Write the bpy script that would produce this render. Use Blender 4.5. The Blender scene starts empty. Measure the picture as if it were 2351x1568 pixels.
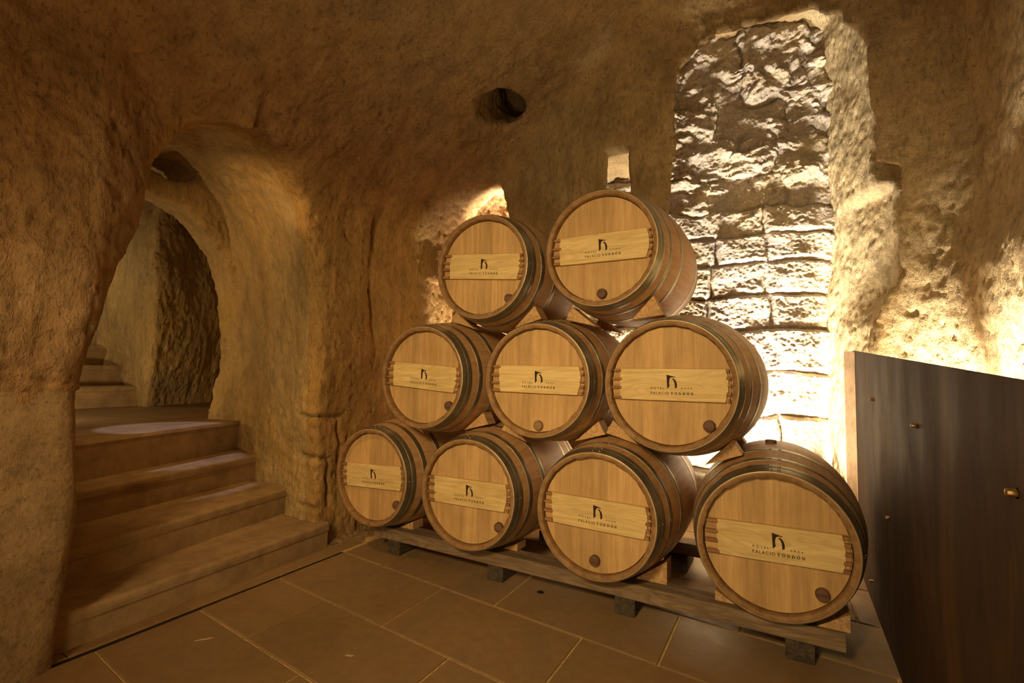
import bpy, bmesh, math, random
import numpy as np
from mathutils import Vector, Matrix

# ------------------------------------------------------------------ camera, world, exposure, lamps
scene = bpy.context.scene
COL = scene.collection
FZ = 0.47
def make_camera():
    f, px, py, pz = 1146.28, 2.2505, -2.3000, 0.6647 + FZ
    yaw, pitch, roll = -0.50354, 0.06136, 0.015436
    cy, sy, cp, sp = math.cos(yaw), math.sin(yaw), math.cos(pitch), math.sin(pitch)
    fw = Vector((sy*cp, cy*cp, sp)); r = Vector((cy, -sy, 0)); u = r.cross(fw)
    cr, sr = math.cos(roll), math.sin(roll)
    r2 = cr*r + sr*u; u2 = -sr*r + cr*u
    cd = bpy.data.cameras.new('camera'); cam = bpy.data.objects.new('camera', cd); COL.objects.link(cam)
    m = Matrix((r2, u2, -fw)).transposed().to_4x4(); m.translation = Vector((px, py, pz))
    cam.matrix_world = m
    cd.sensor_width = 36.0; cd.lens = f*36.0/2351.0; cd.clip_start = 0.02
    scene.camera = cam
make_camera()
w = bpy.data.worlds.new('world'); scene.world = w; w.use_nodes = True
w.node_tree.nodes['Background'].inputs[0].default_value = (0.9, 0.62, 0.36, 1)
w.node_tree.nodes['Background'].inputs[1].default_value = 0.02
vs = scene.view_settings
vs.view_transform = 'Standard'; vs.look = 'None'; vs.gamma = 1.0; vs.use_curve_mapping = False
vs.exposure = 0.0

def aim(o, target):
    d = Vector(target) - o.location
    o.rotation_euler = d.to_track_quat('-Z', 'Y').to_euler()
def area(name, loc, target, power, col, sx, sy=None, spread=180):
    ld = bpy.data.lights.new(name, 'AREA'); ld.energy = power; ld.color = col
    ld.shape = 'RECTANGLE'; ld.size = sx; ld.size_y = sy or sx; ld.spread = math.radians(spread)
    o = bpy.data.objects.new(name, ld); COL.objects.link(o); o.location = loc; aim(o, target); return o
def spot(name, loc, target, power, col, ang, blend=0.4, radius=0.04):
    ld = bpy.data.lights.new(name, 'SPOT'); ld.energy = power; ld.color = col
    ld.spot_size = math.radians(ang); ld.spot_blend = blend; ld.shadow_soft_size = radius
    o = bpy.data.objects.new(name, ld); COL.objects.link(o); o.location = loc; aim(o, target); return o
WARM = (1.0, 0.745, 0.37); NEUT = (1.0, 0.87, 0.64); AMB = (1.0, 0.60, 0.25); STONE = (1.0, .89, .69)
# uplights on the floor behind the barrels, turned to the masonry
spot('masonry_uplight', (1.95, 1.55, .06), (1.93, 2.15, 1.15), 620, STONE, 82, .9, .10)
spot('masonry_uplight', (1.40, 1.42, .06), (1.42, 2.00, 1.15), 440, STONE, 82, .9, .10)
spot('masonry_uplight', (2.38, 1.62, .06), (2.52, 2.10, 1.25), 460, STONE, 66, .9, .10)
spot('cavity_uplight', (-.18, 1.46, .06), (-.22, 1.68, 2.2), 2400, STONE, 24, .6, .04)
spot('cavity_uplight', (.02, 1.30, .10), (-.42, 1.36, 1.8), 420, STONE, 30, .8, .04)
spot('cavity_uplight', (.14, 1.50, .06), (.12, 1.74, 2.2), 1900, STONE, 24, .6, .04)
spot('cavity_uplight', (.62, 1.55, .06), (.62, 1.85, 2.0), 160, NEUT, 40, 1., .05)
# uplights on the floor between the steel screen and the right wall, turned to the wall
spot('screen_uplight', (2.72, .78, .10), (2.98, 1.13, .38), 1000, NEUT, 97, .25, .03)
spot('screen_uplight', (2.72, .25, .10), (3.20, .25, .46), 1200, NEUT, 90, .35, .03)
spot('screen_uplight', (2.72, -.45, .10), (3.20, -.45, .46), 900, NEUT, 89, .35, .03)
# tunnel lamps, plus an unseen spot added in the chamber to brighten the steps
spot('stair_spot', (-.55, -1.10, 2.1), (-1.1, .2, 1.3), 95, (1., .62, .24), 130, .8, .05)
spot('landing_spot', (-2.3, -.62, 2.8), (-1.60, -.38, .72), 90, (.62, .66, 1.0), 21, .3, .02)
spot('step_fill', (1.1, -2.9, 2.5), (-.55, -.6, .25), 60, (1.0, .68, .33), 34, 1., .1)
area('landing_uplight', (-2.6, -1.1, .8), (-3.4, .4, 1.8), 13, (1.0, .74, .38), .12)
area('upper_stair_lamp', (-4.6, -.35, 2.5), (-4.4, .3, 1.0), 4, (1.0, .80, .45), .15)
# unseen area lights added behind the camera to fill barrels and vault
area('barrel_fill', (1.5, -3.7, 2.3), (1.15, .0, .95), 18, WARM, .4, spread=75)
area('vault_fill', (1.9, -3.2, .3), (1.2, -1.2, 2.9), 24, WARM, .5)
area('vault_fill', (.35, -3.2, .3), (-.1, -1.6, 2.6), 3.5, (1.0, .63, .27), .3)

# ------------------------------------------------------------------ helpers
def tag(o, label=None, cat=None, group=None, kind=None):
    if label: o['label'] = label
    if cat: o['category'] = cat
    if group: o['group'] = group
    if kind: o['kind'] = kind
    return o
def link(name, me, mats, parent=None, smooth=False):
    o = bpy.data.objects.new(name, me); COL.objects.link(o)
    if not isinstance(mats, (list, tuple)): mats = [mats]
    for m in mats: me.materials.append(m)
    if parent: o.parent = parent
    if smooth: me.shade_smooth()
    return o
def mesh_obj(name, verts, faces, mats, parent=None, smooth=False, midx=None):
    me = bpy.data.meshes.new(name); me.from_pydata([tuple(v) for v in verts], [], faces); me.update()
    if midx is not None: me.polygons.foreach_set('material_index', midx)
    return link(name, me, mats, parent, smooth)
def np_mesh(name, V, Q, mats, parent=None, smooth=True, midx=None):
    me = bpy.data.meshes.new(name)
    me.vertices.add(len(V)); me.vertices.foreach_set('co', np.ascontiguousarray(V, np.float32).ravel())
    me.loops.add(Q.size); me.loops.foreach_set('vertex_index', np.ascontiguousarray(Q, np.int32).ravel())
    me.polygons.add(len(Q))
    me.polygons.foreach_set('loop_start', np.arange(0, Q.size, Q.shape[1], dtype=np.int32))
    if midx is not None: me.polygons.foreach_set('material_index', midx.astype(np.int32))
    me.update(calc_edges=True)
    me.polygons.foreach_set('use_smooth', np.full(len(Q), smooth, bool))
    return link(name, me, mats, parent)
def empty(name, loc, rot=(0, 0, 0)):
    o = bpy.data.objects.new(name, None); COL.objects.link(o); o.location = loc; o.rotation_euler = rot
    o.empty_display_size = .1; return o
def bevelled(name, bm, mat, parent=None, bevel=.004, seg=2, smooth=False):
    if bevel: bmesh.ops.bevel(bm, geom=list(bm.edges), offset=bevel, segments=seg, affect='EDGES', profile=.6)
    bmesh.ops.recalc_face_normals(bm, faces=list(bm.faces))
    me = bpy.data.meshes.new(name); bm.to_mesh(me); bm.free()
    return link(name, me, mat, parent, smooth)
def prism_bm(pts, ext, cuts=0):
    """pts: closed polygon of 3-D points, extruded by vector ext"""
    bm = bmesh.new(); ext = Vector(ext)
    a = [bm.verts.new(Vector(p)) for p in pts]; b = [bm.verts.new(Vector(p)+ext) for p in pts]
    bm.faces.new(a); bm.faces.new(b[::-1]); n = len(pts)
    for i in range(n): bm.faces.new((a[i], b[i], b[(i+1) % n], a[(i+1) % n]))
    return bm
def box_bm(x0, x1, y0, y1, z0, z1):
    return prism_bm([(x0, y0, z0), (x1, y0, z0), (x1, y1, z0), (x0, y1, z0)], (0, 0, z1-z0))

# ------------------------------------------------------------------ numpy noise
def _hash(ix, iy, iz, seed):
    h = (ix.astype(np.uint32)*np.uint32(374761393) + iy.astype(np.uint32)*np.uint32(668265263)
         + iz.astype(np.uint32)*np.uint32(2147483647) + np.uint32(seed*974711 & 0xffffffff))
    h = (h ^ (h >> np.uint32(13)))*np.uint32(1274126177)
    h = h ^ (h >> np.uint32(16)); h = h*np.uint32(2246822519); return h ^ (h >> np.uint32(15))
def pnoise(P, scale, seed=1):
    """gradient noise about -1..1; P (N,3)"""
    P = np.asarray(P, np.float32)*np.asarray(scale, np.float32)
    F = np.floor(P); f = P-F; I = F.astype(np.int64); u = f*f*f*(f*(f*6-15)+10)
    out = np.zeros(len(P), np.float32)
    for dx in (0, 1):
        wx = u[:, 0] if dx else 1-u[:, 0]
        for dy in (0, 1):
            wy = u[:, 1] if dy else 1-u[:, 1]
            for dz in (0, 1):
                wz = u[:, 2] if dz else 1-u[:, 2]
                h = _hash(I[:, 0]+dx, I[:, 1]+dy, I[:, 2]+dz, seed)
                gx = (h & np.uint32(1023)).astype(np.float32)/511.5-1
                gy = ((h >> np.uint32(10)) & np.uint32(1023)).astype(np.float32)/511.5-1
                gz = ((h >> np.uint32(20)) & np.uint32(1023)).astype(np.float32)/511.5-1
                out += wx*wy*wz*(gx*(f[:, 0]-dx)+gy*(f[:, 1]-dy)+gz*(f[:, 2]-dz))
    return out*1.5
def fbm(P, scale, octs=3, seed=1, gain=.5):
    s = np.asarray(scale, np.float32)*np.ones(3, np.float32); a = 1.0; o = 0
    for k in range(octs):
        o = o + a*pnoise(P, s, seed+k*7); s = s*2.03; a *= gain
    return o
def ridged(P, scale, octs=3, seed=1, gain=.5):
    s = np.asarray(scale, np.float32)*np.ones(3, np.float32); a = 1.0; o = 0
    for k in range(octs):
        o = o + a*(1-2*np.abs(pnoise(P, s, seed+k*7))); s = s*2.03; a *= gain
    return o

# ------------------------------------------------------------------ materials
def new_mat(name):
    m = bpy.data.materials.new(name); m.use_nodes = True; nt = m.node_tree
    return m, nt, nt.nodes['Principled BSDF']
def N(nt, t, **kw):
    n = nt.nodes.new(t)
    for k, v in kw.items():
        if k in n.inputs.keys() if isinstance(k, str) else False: n.inputs[k].default_value = v
        else: setattr(n, k, v)
    return n
def noise_n(nt, vec, scale, detail=4, rough=.55, dist=0):
    n = nt.nodes.new('ShaderNodeTexNoise'); n.inputs['Scale'].default_value = scale
    n.inputs['Detail'].default_value = detail; n.inputs['Roughness'].default_value = rough
    n.inputs['Distortion'].default_value = dist
    nt.links.new(vec, n.inputs['Vector']); return n.outputs['Fac']
def ramp(nt, fac, stops):
    n = nt.nodes.new('ShaderNodeValToRGB'); cr = n.color_ramp
    while len(cr.elements) < len(stops): cr.elements.new(.5)
    for e, (p, c) in zip(cr.elements, stops):
        e.position = p; e.color = (c[0], c[1], c[2], 1) if isinstance(c, (tuple, list)) else (c, c, c, 1)
    nt.links.new(fac, n.inputs[0]); return n.outputs[0]
def mix(nt, fac, a, b, mode='MIX'):
    n = nt.nodes.new('ShaderNodeMix'); n.data_type = 'RGBA'; n.blend_type = mode
    for s, v in ((0, fac), (6, a), (7, b)):
        if isinstance(v, (int, float)): n.inputs[s].default_value = v
        elif isinstance(v, tuple): n.inputs[s].default_value = (v[0], v[1], v[2], 1)
        else: nt.links.new(v, n.inputs[s])
    return n.outputs[2]
def math_n(nt, op, a, b=None, c=None):
    n = nt.nodes.new('ShaderNodeMath'); n.operation = op
    for i, v in enumerate((a, b, c)):
        if v is None: continue
        if isinstance(v, (int, float)): n.inputs[i].default_value = v
        else: nt.links.new(v, n.inputs[i])
    return n.outputs[0]
def maprange(nt, v, a, b, c=0., d=1.):
    n = nt.nodes.new('ShaderNodeMapRange'); n.inputs[1].default_value = a; n.inputs[2].default_value = b
    n.inputs[3].default_value = c; n.inputs[4].default_value = d; n.interpolation_type = 'SMOOTHSTEP'
    nt.links.new(v, n.inputs[0]); return n.outputs[0]
def coord(nt, kind='Object', scale=(1, 1, 1)):
    t = nt.nodes.new('ShaderNodeTexCoord'); mp = nt.nodes.new('ShaderNodeMapping')
    mp.inputs['Scale'].default_value = scale; nt.links.new(t.outputs[kind], mp.inputs[0]); return mp.outputs[0]
def bump(nt, bsdf, h, strength, dist, prev=None):
    b = nt.nodes.new('ShaderNodeBump'); b.inputs['Strength'].default_value = strength
    b.inputs['Distance'].default_value = dist; nt.links.new(h, b.inputs['Height'])
    if prev is not None: nt.links.new(prev, b.inputs['Normal'])
    nt.links.new(b.outputs[0], bsdf.inputs['Normal']); return b.outputs[0]

def rock_mat(name, cols, stretch=(1, 1, .45), bs=1.0, speck=.5, red=False):
    m, nt, b = new_mat(name); P = coord(nt); PS = coord(nt, scale=stretch)
    big = noise_n(nt, P, 1.1, 5, .6, .6)
    c = ramp(nt, big, [(.30, cols[0]), (.46, cols[1]), (.56, cols[2]), (.70, cols[1])])
    if red:
        sx = nt.nodes.new('ShaderNodeSeparateXYZ'); nt.links.new(P, sx.inputs[0])
        # redder left and overhead: rock tone plus warm lamp tint in the colour
        wob = math_n(nt, 'MULTIPLY_ADD', big, 1.2, sx.outputs[0])
        f = maprange(nt, wob, 1.5, -.1, 0., .85)
        c = mix(nt, f, c, mix(nt, noise_n(nt, P, 3, 4), (.35, .165, .052), (.24, .102, .032)))
        # yellow ochre tone around the stair tunnel
        fx = maprange(nt, sx.outputs[0], -.25, -.5); 
        c = mix(nt, math_n(nt, 'MULTIPLY', fx, .8), c, mix(nt, noise_n(nt, P, 2.3, 4), (.58, .34, .09), (.50, .32, .13)))
    if red:   # paler right of the recess: stone tone and whiter lamplight in the colour
        fp = maprange(nt, math_n(nt, 'MULTIPLY_ADD', big, .5, sx.outputs[0]), 2.55, 2.85, 0., .65)
        c = mix(nt, fp, c, mix(nt, noise_n(nt, P, 4, 4), (.60, .50, .33), (.50, .38, .20)))
    med = noise_n(nt, PS, 9, 5, .65)
    c = mix(nt, .75, c, ramp(nt, med, [(.28, .55), (.5, .95), (.75, 1.25)]), 'MULTIPLY')
    fine = noise_n(nt, PS, 60, 3, .6)
    c = mix(nt, speck, c, ramp(nt, fine, [(.30, .35), (.42, .9), (.7, 1.15)]), 'MULTIPLY')
    nt.links.new(c, b.inputs['Base Color']); b.inputs['Roughness'].default_value = .92
    b.inputs['Specular IOR Level'].default_value = .15
    v = nt.nodes.new('ShaderNodeTexVoronoi'); v.inputs['Scale'].default_value = 26; nt.links.new(PS, v.inputs['Vector'])
    n1 = bump(nt, b, noise_n(nt, PS, 14, 6, .7), .75*bs, .035)
    n2 = bump(nt, b, noise_n(nt, P, 70, 4, .7), .7*bs, .010, n1)
    # short pick strokes
    cr = ramp(nt, noise_n(nt, coord(nt, scale=(7, 7, 2.2)), 2.2, 5, .6, 1.2), [(.44, 1.), (.5, 0.), (.56, 1.)])
    n3 = bump(nt, b, cr, .22*bs, .02, n2)
    bump(nt, b, v.outputs['Distance'], .35*bs, .012, n3)
    return m
M = {}
M['rock'] = rock_mat('rock', [(.31, .205, .095), (.41, .285, .14), (.36, .25, .13)], red=True, speck=.65)
M['tunnel_rock'] = rock_mat('tunnel_rock', [(.52, .33, .10), (.54, .36, .15), (.46, .32, .15)], stretch=(1, 1, .35))
M['stone'] = rock_mat('stone', [(.56, .44, .28), (.64, .53, .38), (.52, .44, .38)], stretch=(1, 1, 1), bs=1.2, speck=.6)
M['plaster'] = rock_mat('plaster', [(.29, .18, .085), (.33, .21, .10), (.26, .16, .075)], stretch=(1, 1, 1), bs=.45, speck=.65)
M['step_stone'] = rock_mat('step_stone', [(.36, .23, .11), (.39, .255, .125), (.35, .225, .115)], stretch=(1, 1, 1), bs=.10, speck=.15)

def tile_mat():
    m, nt, b = new_mat('floor_tile'); P = coord(nt)
    g = nt.nodes.new('ShaderNodeNewGeometry')
    c = ramp(nt, noise_n(nt, P, 2.0, 6, .6, .5), [(.3, (.27, .158, .07)), (.5, (.32, .195, .088)), (.7, (.28, .18, .095))])
    c = mix(nt, .25, c, ramp(nt, g.outputs['Random Per Island'], [(0, .75), (1, 1.2)]), 'MULTIPLY')
    c = mix(nt, .5, c, ramp(nt, noise_n(nt, P, 22, 5, .7), [(.3, .75), (.6, 1.1)]), 'MULTIPLY')
    nt.links.new(c, b.inputs['Base Color'])
    r = ramp(nt, noise_n(nt, P, 5, 5, .6), [(.3, .42), (.7, .66)]); nt.links.new(r, b.inputs['Roughness'])
    b.inputs['Specular IOR Level'].default_value = .3
    n1 = bump(nt, b, noise_n(nt, P, 8, 5, .6), .25, .01); bump(nt, b, noise_n(nt, P, 160, 3, .6), .12, .003, n1)
    return m
M['tile'] = tile_mat()
def simple_mat(name, col, rough=.8, metal=0., nscale=40, var=.25, bs=.2, bd=.003, spec=.3):
    m, nt, b = new_mat(name); P = coord(nt)
    c = mix(nt, 1., col, ramp(nt, noise_n(nt, P, nscale, 4, .6), [(.3, 1-var), (.7, 1+var)]), 'MULTIPLY')
    nt.links.new(c, b.inputs['Base Color']); b.inputs['Roughness'].default_value = rough
    b.inputs['Metallic'].default_value = metal; b.inputs['Specular IOR Level'].default_value = spec
    if bs: bump(nt, b, noise_n(nt, P, nscale*2, 3, .6), bs, bd)
    return m
M['grout'] = simple_mat('grout', (.66, .44, .18), .95, 0, 60, .3, .6, .006, .1)
M['ink'] = simple_mat('ink', (.035, .016, .008), .8, 0, 90, .3, 0)
M['dark_gap'] = simple_mat('dark_gap', (.02, .014, .008), .9, 0, 40, .2, 0)
M['rivet'] = simple_mat('rivet', (.50, .45, .36), .35, 1., 60, .1, 0)
M['brass'] = simple_mat('brass_bolt', (.38, .24, .09), .45, 1., 60, .2, 0)
M['chip'] = simple_mat('wood_chip', (.55, .36, .16), .8)
M['dirt'] = simple_mat('dirt', (.30, .19, .09), .95, 0, 30, .35, .9, .01, .1)

def wood_mat(name, dark, light, axis, grain=1.0, ring=0., plank=None, rough=.6, knots=False, spec=.25, bs=.15):
    """axis = grain direction in object space; plank=(axis index, width) gives each stave its own tone"""
    m, nt, b = new_mat(name)
    sc = [26, 26, 26]; sc[axis] = 1.6
    oi = nt.nodes.new('ShaderNodeObjectInfo')
    t = nt.nodes.new('ShaderNodeTexCoord'); add = nt.nodes.new('ShaderNodeVectorMath'); add.operation = 'ADD'
    cmb = nt.nodes.new('ShaderNodeCombineXYZ')
    for i in range(3): nt.links.new(math_n(nt, 'MULTIPLY', oi.outputs['Random'], 37.7+i*11), cmb.inputs[i])
    nt.links.new(t.outputs['Object'], add.inputs[0]); nt.links.new(cmb.outputs[0], add.inputs[1])
    mp = nt.nodes.new('ShaderNodeMapping'); mp.inputs['Scale'].default_value = sc
    nt.links.new(add.outputs[0], mp.inputs[0])
    g = noise_n(nt, mp.outputs[0], 1.6*grain, 6, .62, .3)
    g2 = noise_n(nt, mp.outputs[0], 7*grain, 4, .6)
    c = ramp(nt, g, [(.32, dark), (.66, light)])
    if ring:
        mp2 = nt.nodes.new('ShaderNodeMapping'); s2 = [9, 9, 9]; s2[axis] = 1.4; mp2.inputs['Scale'].default_value = s2
        nt.links.new(add.outputs[0], mp2.inputs[0])
        nn = noise_n(nt, mp2.outputs[0], .9, 2, .5, .4)
        rings = math_n(nt, 'SINE', math_n(nt, 'MULTIPLY', nn, 95.))
        c = mix(nt, math_n(nt, 'MULTIPLY', maprange(nt, rings, -.2, 1.), ring), c, tuple(x*.72 for x in dark))
    if plank:
        sp = nt.nodes.new('ShaderNodeSeparateXYZ'); nt.links.new(t.outputs['Object'], sp.inputs[0])
        k = math_n(nt, 'FLOOR', math_n(nt, 'ADD', math_n(nt, 'DIVIDE', sp.outputs[plank[0]], plank[1]), .35))
        wn = nt.nodes.new('ShaderNodeTexWhiteNoise'); wn.noise_dimensions = '2D'; cc = nt.nodes.new('ShaderNodeCombineXYZ')
        nt.links.new(k, cc.inputs[0]); nt.links.new(oi.outputs['Random'], cc.inputs[1]); nt.links.new(cc.outputs[0], wn.inputs['Vector'])
        c = mix(nt, 1., c, ramp(nt, wn.outputs['Value'], [(0, .86), (1, 1.10)]), 'MULTIPLY')
    c = mix(nt, .45, c, ramp(nt, g2, [(.3, .8), (.6, 1.08)]), 'MULTIPLY')
    blot = noise_n(nt, add.outputs[0], 5, 4, .6)
    c = mix(nt, .5, c, ramp(nt, blot, [(.30, .78), (.55, 1.05)]), 'MULTIPLY')
    if knots:
        v = nt.nodes.new('ShaderNodeTexVoronoi'); v.inputs['Scale'].default_value = 5.5; nt.links.new(add.outputs[0], v.inputs['Vector'])
        c = mix(nt, ramp(nt, v.outputs['Distance'], [(.03, .8), (.09, 0.)]), c, tuple(x*.3 for x in dark))
    nt.links.new(c, b.inputs['Base Color']); b.inputs['Roughness'].default_value = rough
    b.inputs['Specular IOR Level'].default_value = spec
    bump(nt, b, g2, bs, .002)
    return m
M['head'] = wood_mat('oak_head', (.45, .255, .10), (.60, .37, .155), 2, plank=(0, .088))
M['stave'] = wood_mat('oak_stave', (.44, .23, .10), (.58, .34, .155), 1, rough=.5)
M['chime'] = wood_mat('oak_chime', (.21, .105, .04), (.34, .19, .08), 1, grain=.6)
M['pine'] = wood_mat('pine_board', (.62, .41, .16), (.76, .55, .25), 0, ring=.28, rough=.55)
M['pine_end'] = wood_mat('pine_board_end', (.40, .21, .08), (.54, .31, .12), 0, ring=.5)
M['tooth'] = wood_mat('joint_block', (.20, .09, .035), (.36, .19, .08), 0)
M['plug'] = wood_mat('plug_wood', (.09, .042, .022), (.19, .095, .05), 0, grain=1.5)
M['wedge'] = wood_mat('wedge_wood', (.46, .25, .10), (.62, .38, .17), 1, ring=.55, knots=True)
M['beam'] = wood_mat('beam_wood', (.15, .095, .055), (.30, .20, .115), 0, ring=.4, rough=.8)
M['sleeper'] = wood_mat('sleeper_wood', (.045, .032, .020), (.11, .08, .05), 1, ring=.4, rough=.85)
def hoop_mat():
    m, nt, b = new_mat('galvanised_hoop'); P = coord(nt)
    c = ramp(nt, noise_n(nt, P, 9, 5, .6), [(.3, (.25, .22, .14)), (.6, (.42, .38, .27)), (.8, (.33, .30, .22))])
    nt.links.new(c, b.inputs['Base Color']); b.inputs['Metallic'].default_value = .85
    r = ramp(nt, noise_n(nt, P, 14, 4, .6), [(.3, .34), (.7, .5)]); nt.links.new(r, b.inputs['Roughness'])
    return m
M['hoop'] = hoop_mat()
def steel_mat():
    m, nt, b = new_mat('weathered_steel'); P = coord(nt, scale=(1, 1, .35))
    c = ramp(nt, noise_n(nt, P, 3.2, 6, .65, .8), [(.28, (.038, .020, .018)), (.5, (.062, .035, .022)), (.68, (.11, .060, .026))])
    c = mix(nt, .6, c, ramp(nt, noise_n(nt, P, 20, 5, .6), [(.3, .7), (.65, 1.3)]), 'MULTIPLY')
    nt.links.new(c, b.inputs['Base Color']); b.inputs['Metallic'].default_value = 0
    r = ramp(nt, noise_n(nt, P, 6, 5, .6), [(.3, .62), (.7, .8)]); nt.links.new(r, b.inputs['Roughness']); b.inputs['Specular IOR Level'].default_value = .14
    bump(nt, b, noise_n(nt, P, 30, 4, .6), .1, .003)
    return m
M['steel'] = steel_mat()
M['flange'] = simple_mat('lit_steel_edge', (.55, .40, .25), .4, .3, 14, .3, 0)  # paler than the panel: warm light on the edge put into its colour

# ------------------------------------------------------------------ the carved cave as a distance field
H = .028
X0, X1, Y0, Y1, Z0, Z1 = -5.7, 3.55, -4.7, 2.75, -.14, 4.25
nx, ny, nz = int((X1-X0)/H), int((Y1-Y0)/H), int((Z1-Z0)/H)
gx = (X0+H*np.arange(nx, dtype=np.float32))[:, None, None]
gy = (Y0+H*np.arange(ny, dtype=np.float32))[None, :, None]
gz = (Z0+H*np.arange(nz, dtype=np.float32))[None, None, :]
def smax(a, b, k): 
    h = np.maximum(k-np.abs(a-b), 0)/k; return np.maximum(a, b)+h*h*k*.25
def smin(a, b, k): 
    h = np.maximum(k-np.abs(a-b), 0)/k; return np.minimum(a, b)-h*h*k*.25
def sstep(v, a, b):
    t = np.clip((v-a)/(b-a), 0, 1); return t*t*(3-2*t)
def arch(u, z, uc, a, zs, b, e=2.):
    up = np.maximum(z-zs, 0)/b
    return ((np.abs((u-uc)/a)**e+up**e)**(1/e)-1)*np.minimum(a, b)
def zceil(x): return 2.36+1.75*(1-np.exp(-np.maximum(x+.38, 0)/1.6))
def field():
    # main chamber
    xl = -.20-.22*sstep(gy, -.55, .05)-.03*sstep(gz, 1.0, 1.25)*0
    over = .035*sstep(gz, 1.02, 1.16)*(1-sstep(gy, -1.1, -.7))       # rough rock overhangs the plastered base
    over = over-.05*sstep(gz, 1.35, 2.2)*(1-sstep(gy, -1.1, -.7))
    over = over-.5*np.maximum(gy+1.37, 0)*sstep(gz, 1.30, 1.42)*(1-sstep(gy, -1.0, -.7))      # bevelled band beside the arch
    over = over+.035*sstep(gz, 1.62, 1.56)*sstep(gy, -1.3, -1.45)
    crack = -.045*np.exp(-((gy-.41-.04*np.sin(gz*6))/.03)**2)*sstep(gz, 1.1, 1.5)
    over = over+crack+.04*sstep(gy, .36, .42)*sstep(gz, 1.2, 1.5)*-1
    left = (xl+over)-gx
    right = gx-(3.04+.05*np.sin(gy*2.1)-.08*sstep(gz, .9, 1.5)*sstep(gz, 1.95, 1.62)+0.02*gz)
    back = gy-(1.13+.06*np.sin(gx*3.3+.5))
    front = -4.3-gy
    top = gz-zceil(gx)-.0*gy
    d = smax(left, right, .1)
    d = smax(d, top, .05+.14*sstep(gy, -1.1, -.3)+0*gx)
    d = smax(d, back, .30)
    shell = d
    d = np.maximum(d, front)
    # hollow behind the barrels, up to the masonry
    wall = (gy-2.3)*math.cos(.279)-(gx-2.55)*math.sin(.279)-.16      # plane just behind the stones
    rev = gx-(2.565+np.minimum(2.3-gy, .62)*(.28+.20*sstep(gz, 2.42, 2.34)*sstep(gz, 1.45, 1.75)))
    k = np.maximum(wall, (.10+.20*(1-sstep(gx, .3, .8)))-shell)
    k = np.maximum(k, .75-gy)
    k = np.maximum(k, -.95-gx)
    k = smax(k, rev, .05)
    ktop = gz-(2.85+1.2*sstep(gx, 1.25, 1.5))
    k = smax(k, ktop, .2)
    d = np.minimum(d, k)
    # openings through the rock curtain in front of the hollow
    thick = np.maximum(.55-gy, gy-1.60)
    rx = 2.685+.115*sstep(gz, 2.38, 2.32)-.15*sstep(gz, 1.75, 1.35)
    lx = 1.585+.02*np.sin(gz*5)
    cx, hw = (lx+rx)/2, (rx-lx)/2
    qx = np.abs(gx-cx)-(hw-.42); qz = gz-(3.40-.42)
    tall = np.sqrt(np.maximum(qx, 0)**2+np.maximum(qz, 0)**2)+np.minimum(np.maximum(qx, qz), 0)-.42
    d = np.minimum(d, np.maximum(tall-1.3*np.clip(shell, 0, .3), thick))
    lip = 1.90+.28*np.exp(-((gx-.66)/.16)**2)
    low = np.maximum(np.maximum(gz-lip, -.40-gx), gx-2.64)
    d = np.minimum(d, np.maximum(low, np.maximum(.55-gy, gy-1.60)))
    la = np.maximum(arch(gx, gz, .10, .43, 2.0, .72, 2.0), gx-(.22-.25*(gz-2.6)))
    d = np.minimum(d, np.maximum(la, thick))
    slot = np.maximum(np.maximum(1.12-gx, gx-1.315), gz-2.74)  # added opening: lit stone behind it stands for a light patch on the rock
    d = np.minimum(d, np.maximum(slot, thick))
    # stair tunnel, sill rib, landing room and upper stair
    tx = np.clip((-.25-gx)/1.35, 0, 1)
    uc = -.70+.09*tx; a = .61+.17*tx; bb = 1.32+.20*np.sqrt(tx)
    flare = .05*np.exp(-np.maximum(-.30-gx, 0)/.09)
    t = arch(gy, gz, uc, a+flare, 1.1, bb+flare*.3, 2.5)
    t = np.where(gy < uc, arch(gy, gz, uc, a+.08-.10*sstep(gz, 1.0, 1.9), 1.1, bb, 2.05), t)
    t = np.maximum(t, np.maximum(-1.62-gx, gx-.15))
    d = smin(d, t, np.where(gy > uc, .04+.16*sstep(gz, .8, 1.5), .05))
    rib = np.maximum(arch(gy, gz, -.62, .80, 1.1, 1.26, 2.4), np.maximum(-2.1-gx, gx+1.5))
    d = np.minimum(d, rib)
    gap = np.maximum(np.sqrt(((gy+.40)/.16)**2+((gz-2.56)/.07)**2)*.07-.07, np.maximum(-2.1-gx, gx+1.5))
    d = np.minimum(d, gap)
    room = np.maximum(np.maximum(-1.95-(-gx)*-1, gx+1.95), -1.9-gy)
    room = np.maximum(gx+1.92, -1.9-gy)
    room = np.maximum(room, gy-2.3)
    farw = -3.62-.35*np.maximum(gy-.5, 0)-.08*np.sin(gz*2.2+1)-gx
    room = smax(room, farw, .1)
    room = smax(room, gz-3.0, .3)
    d = np.minimum(d, room)
    up = np.maximum(np.maximum(gx+3.3, -5.5-gx), gz-3.3)
    up = smax(up, np.abs(gy+.08)-(.56+.02*np.sin(gx*4)), .15)
    d = np.minimum(d, up)
    return d
D = field().astype(np.float32)
# round ventilation shaft in the vault
ax = Vector((-.15, .8, .6)).normalized(); hc = Vector((.45, .70, 3.05))
rx_, ry_, rz_ = gx-hc.x, gy-hc.y, gz-hc.z
tt = rx_*ax.x+ry_*ax.y+rz_*ax.z
rr_ = np.sqrt(np.maximum(rx_*rx_+ry_*ry_+rz_*rz_-tt*tt, 0))
D = np.minimum(D, np.maximum(rr_-.16, np.maximum(tt-.80, -.4-tt)))
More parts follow.
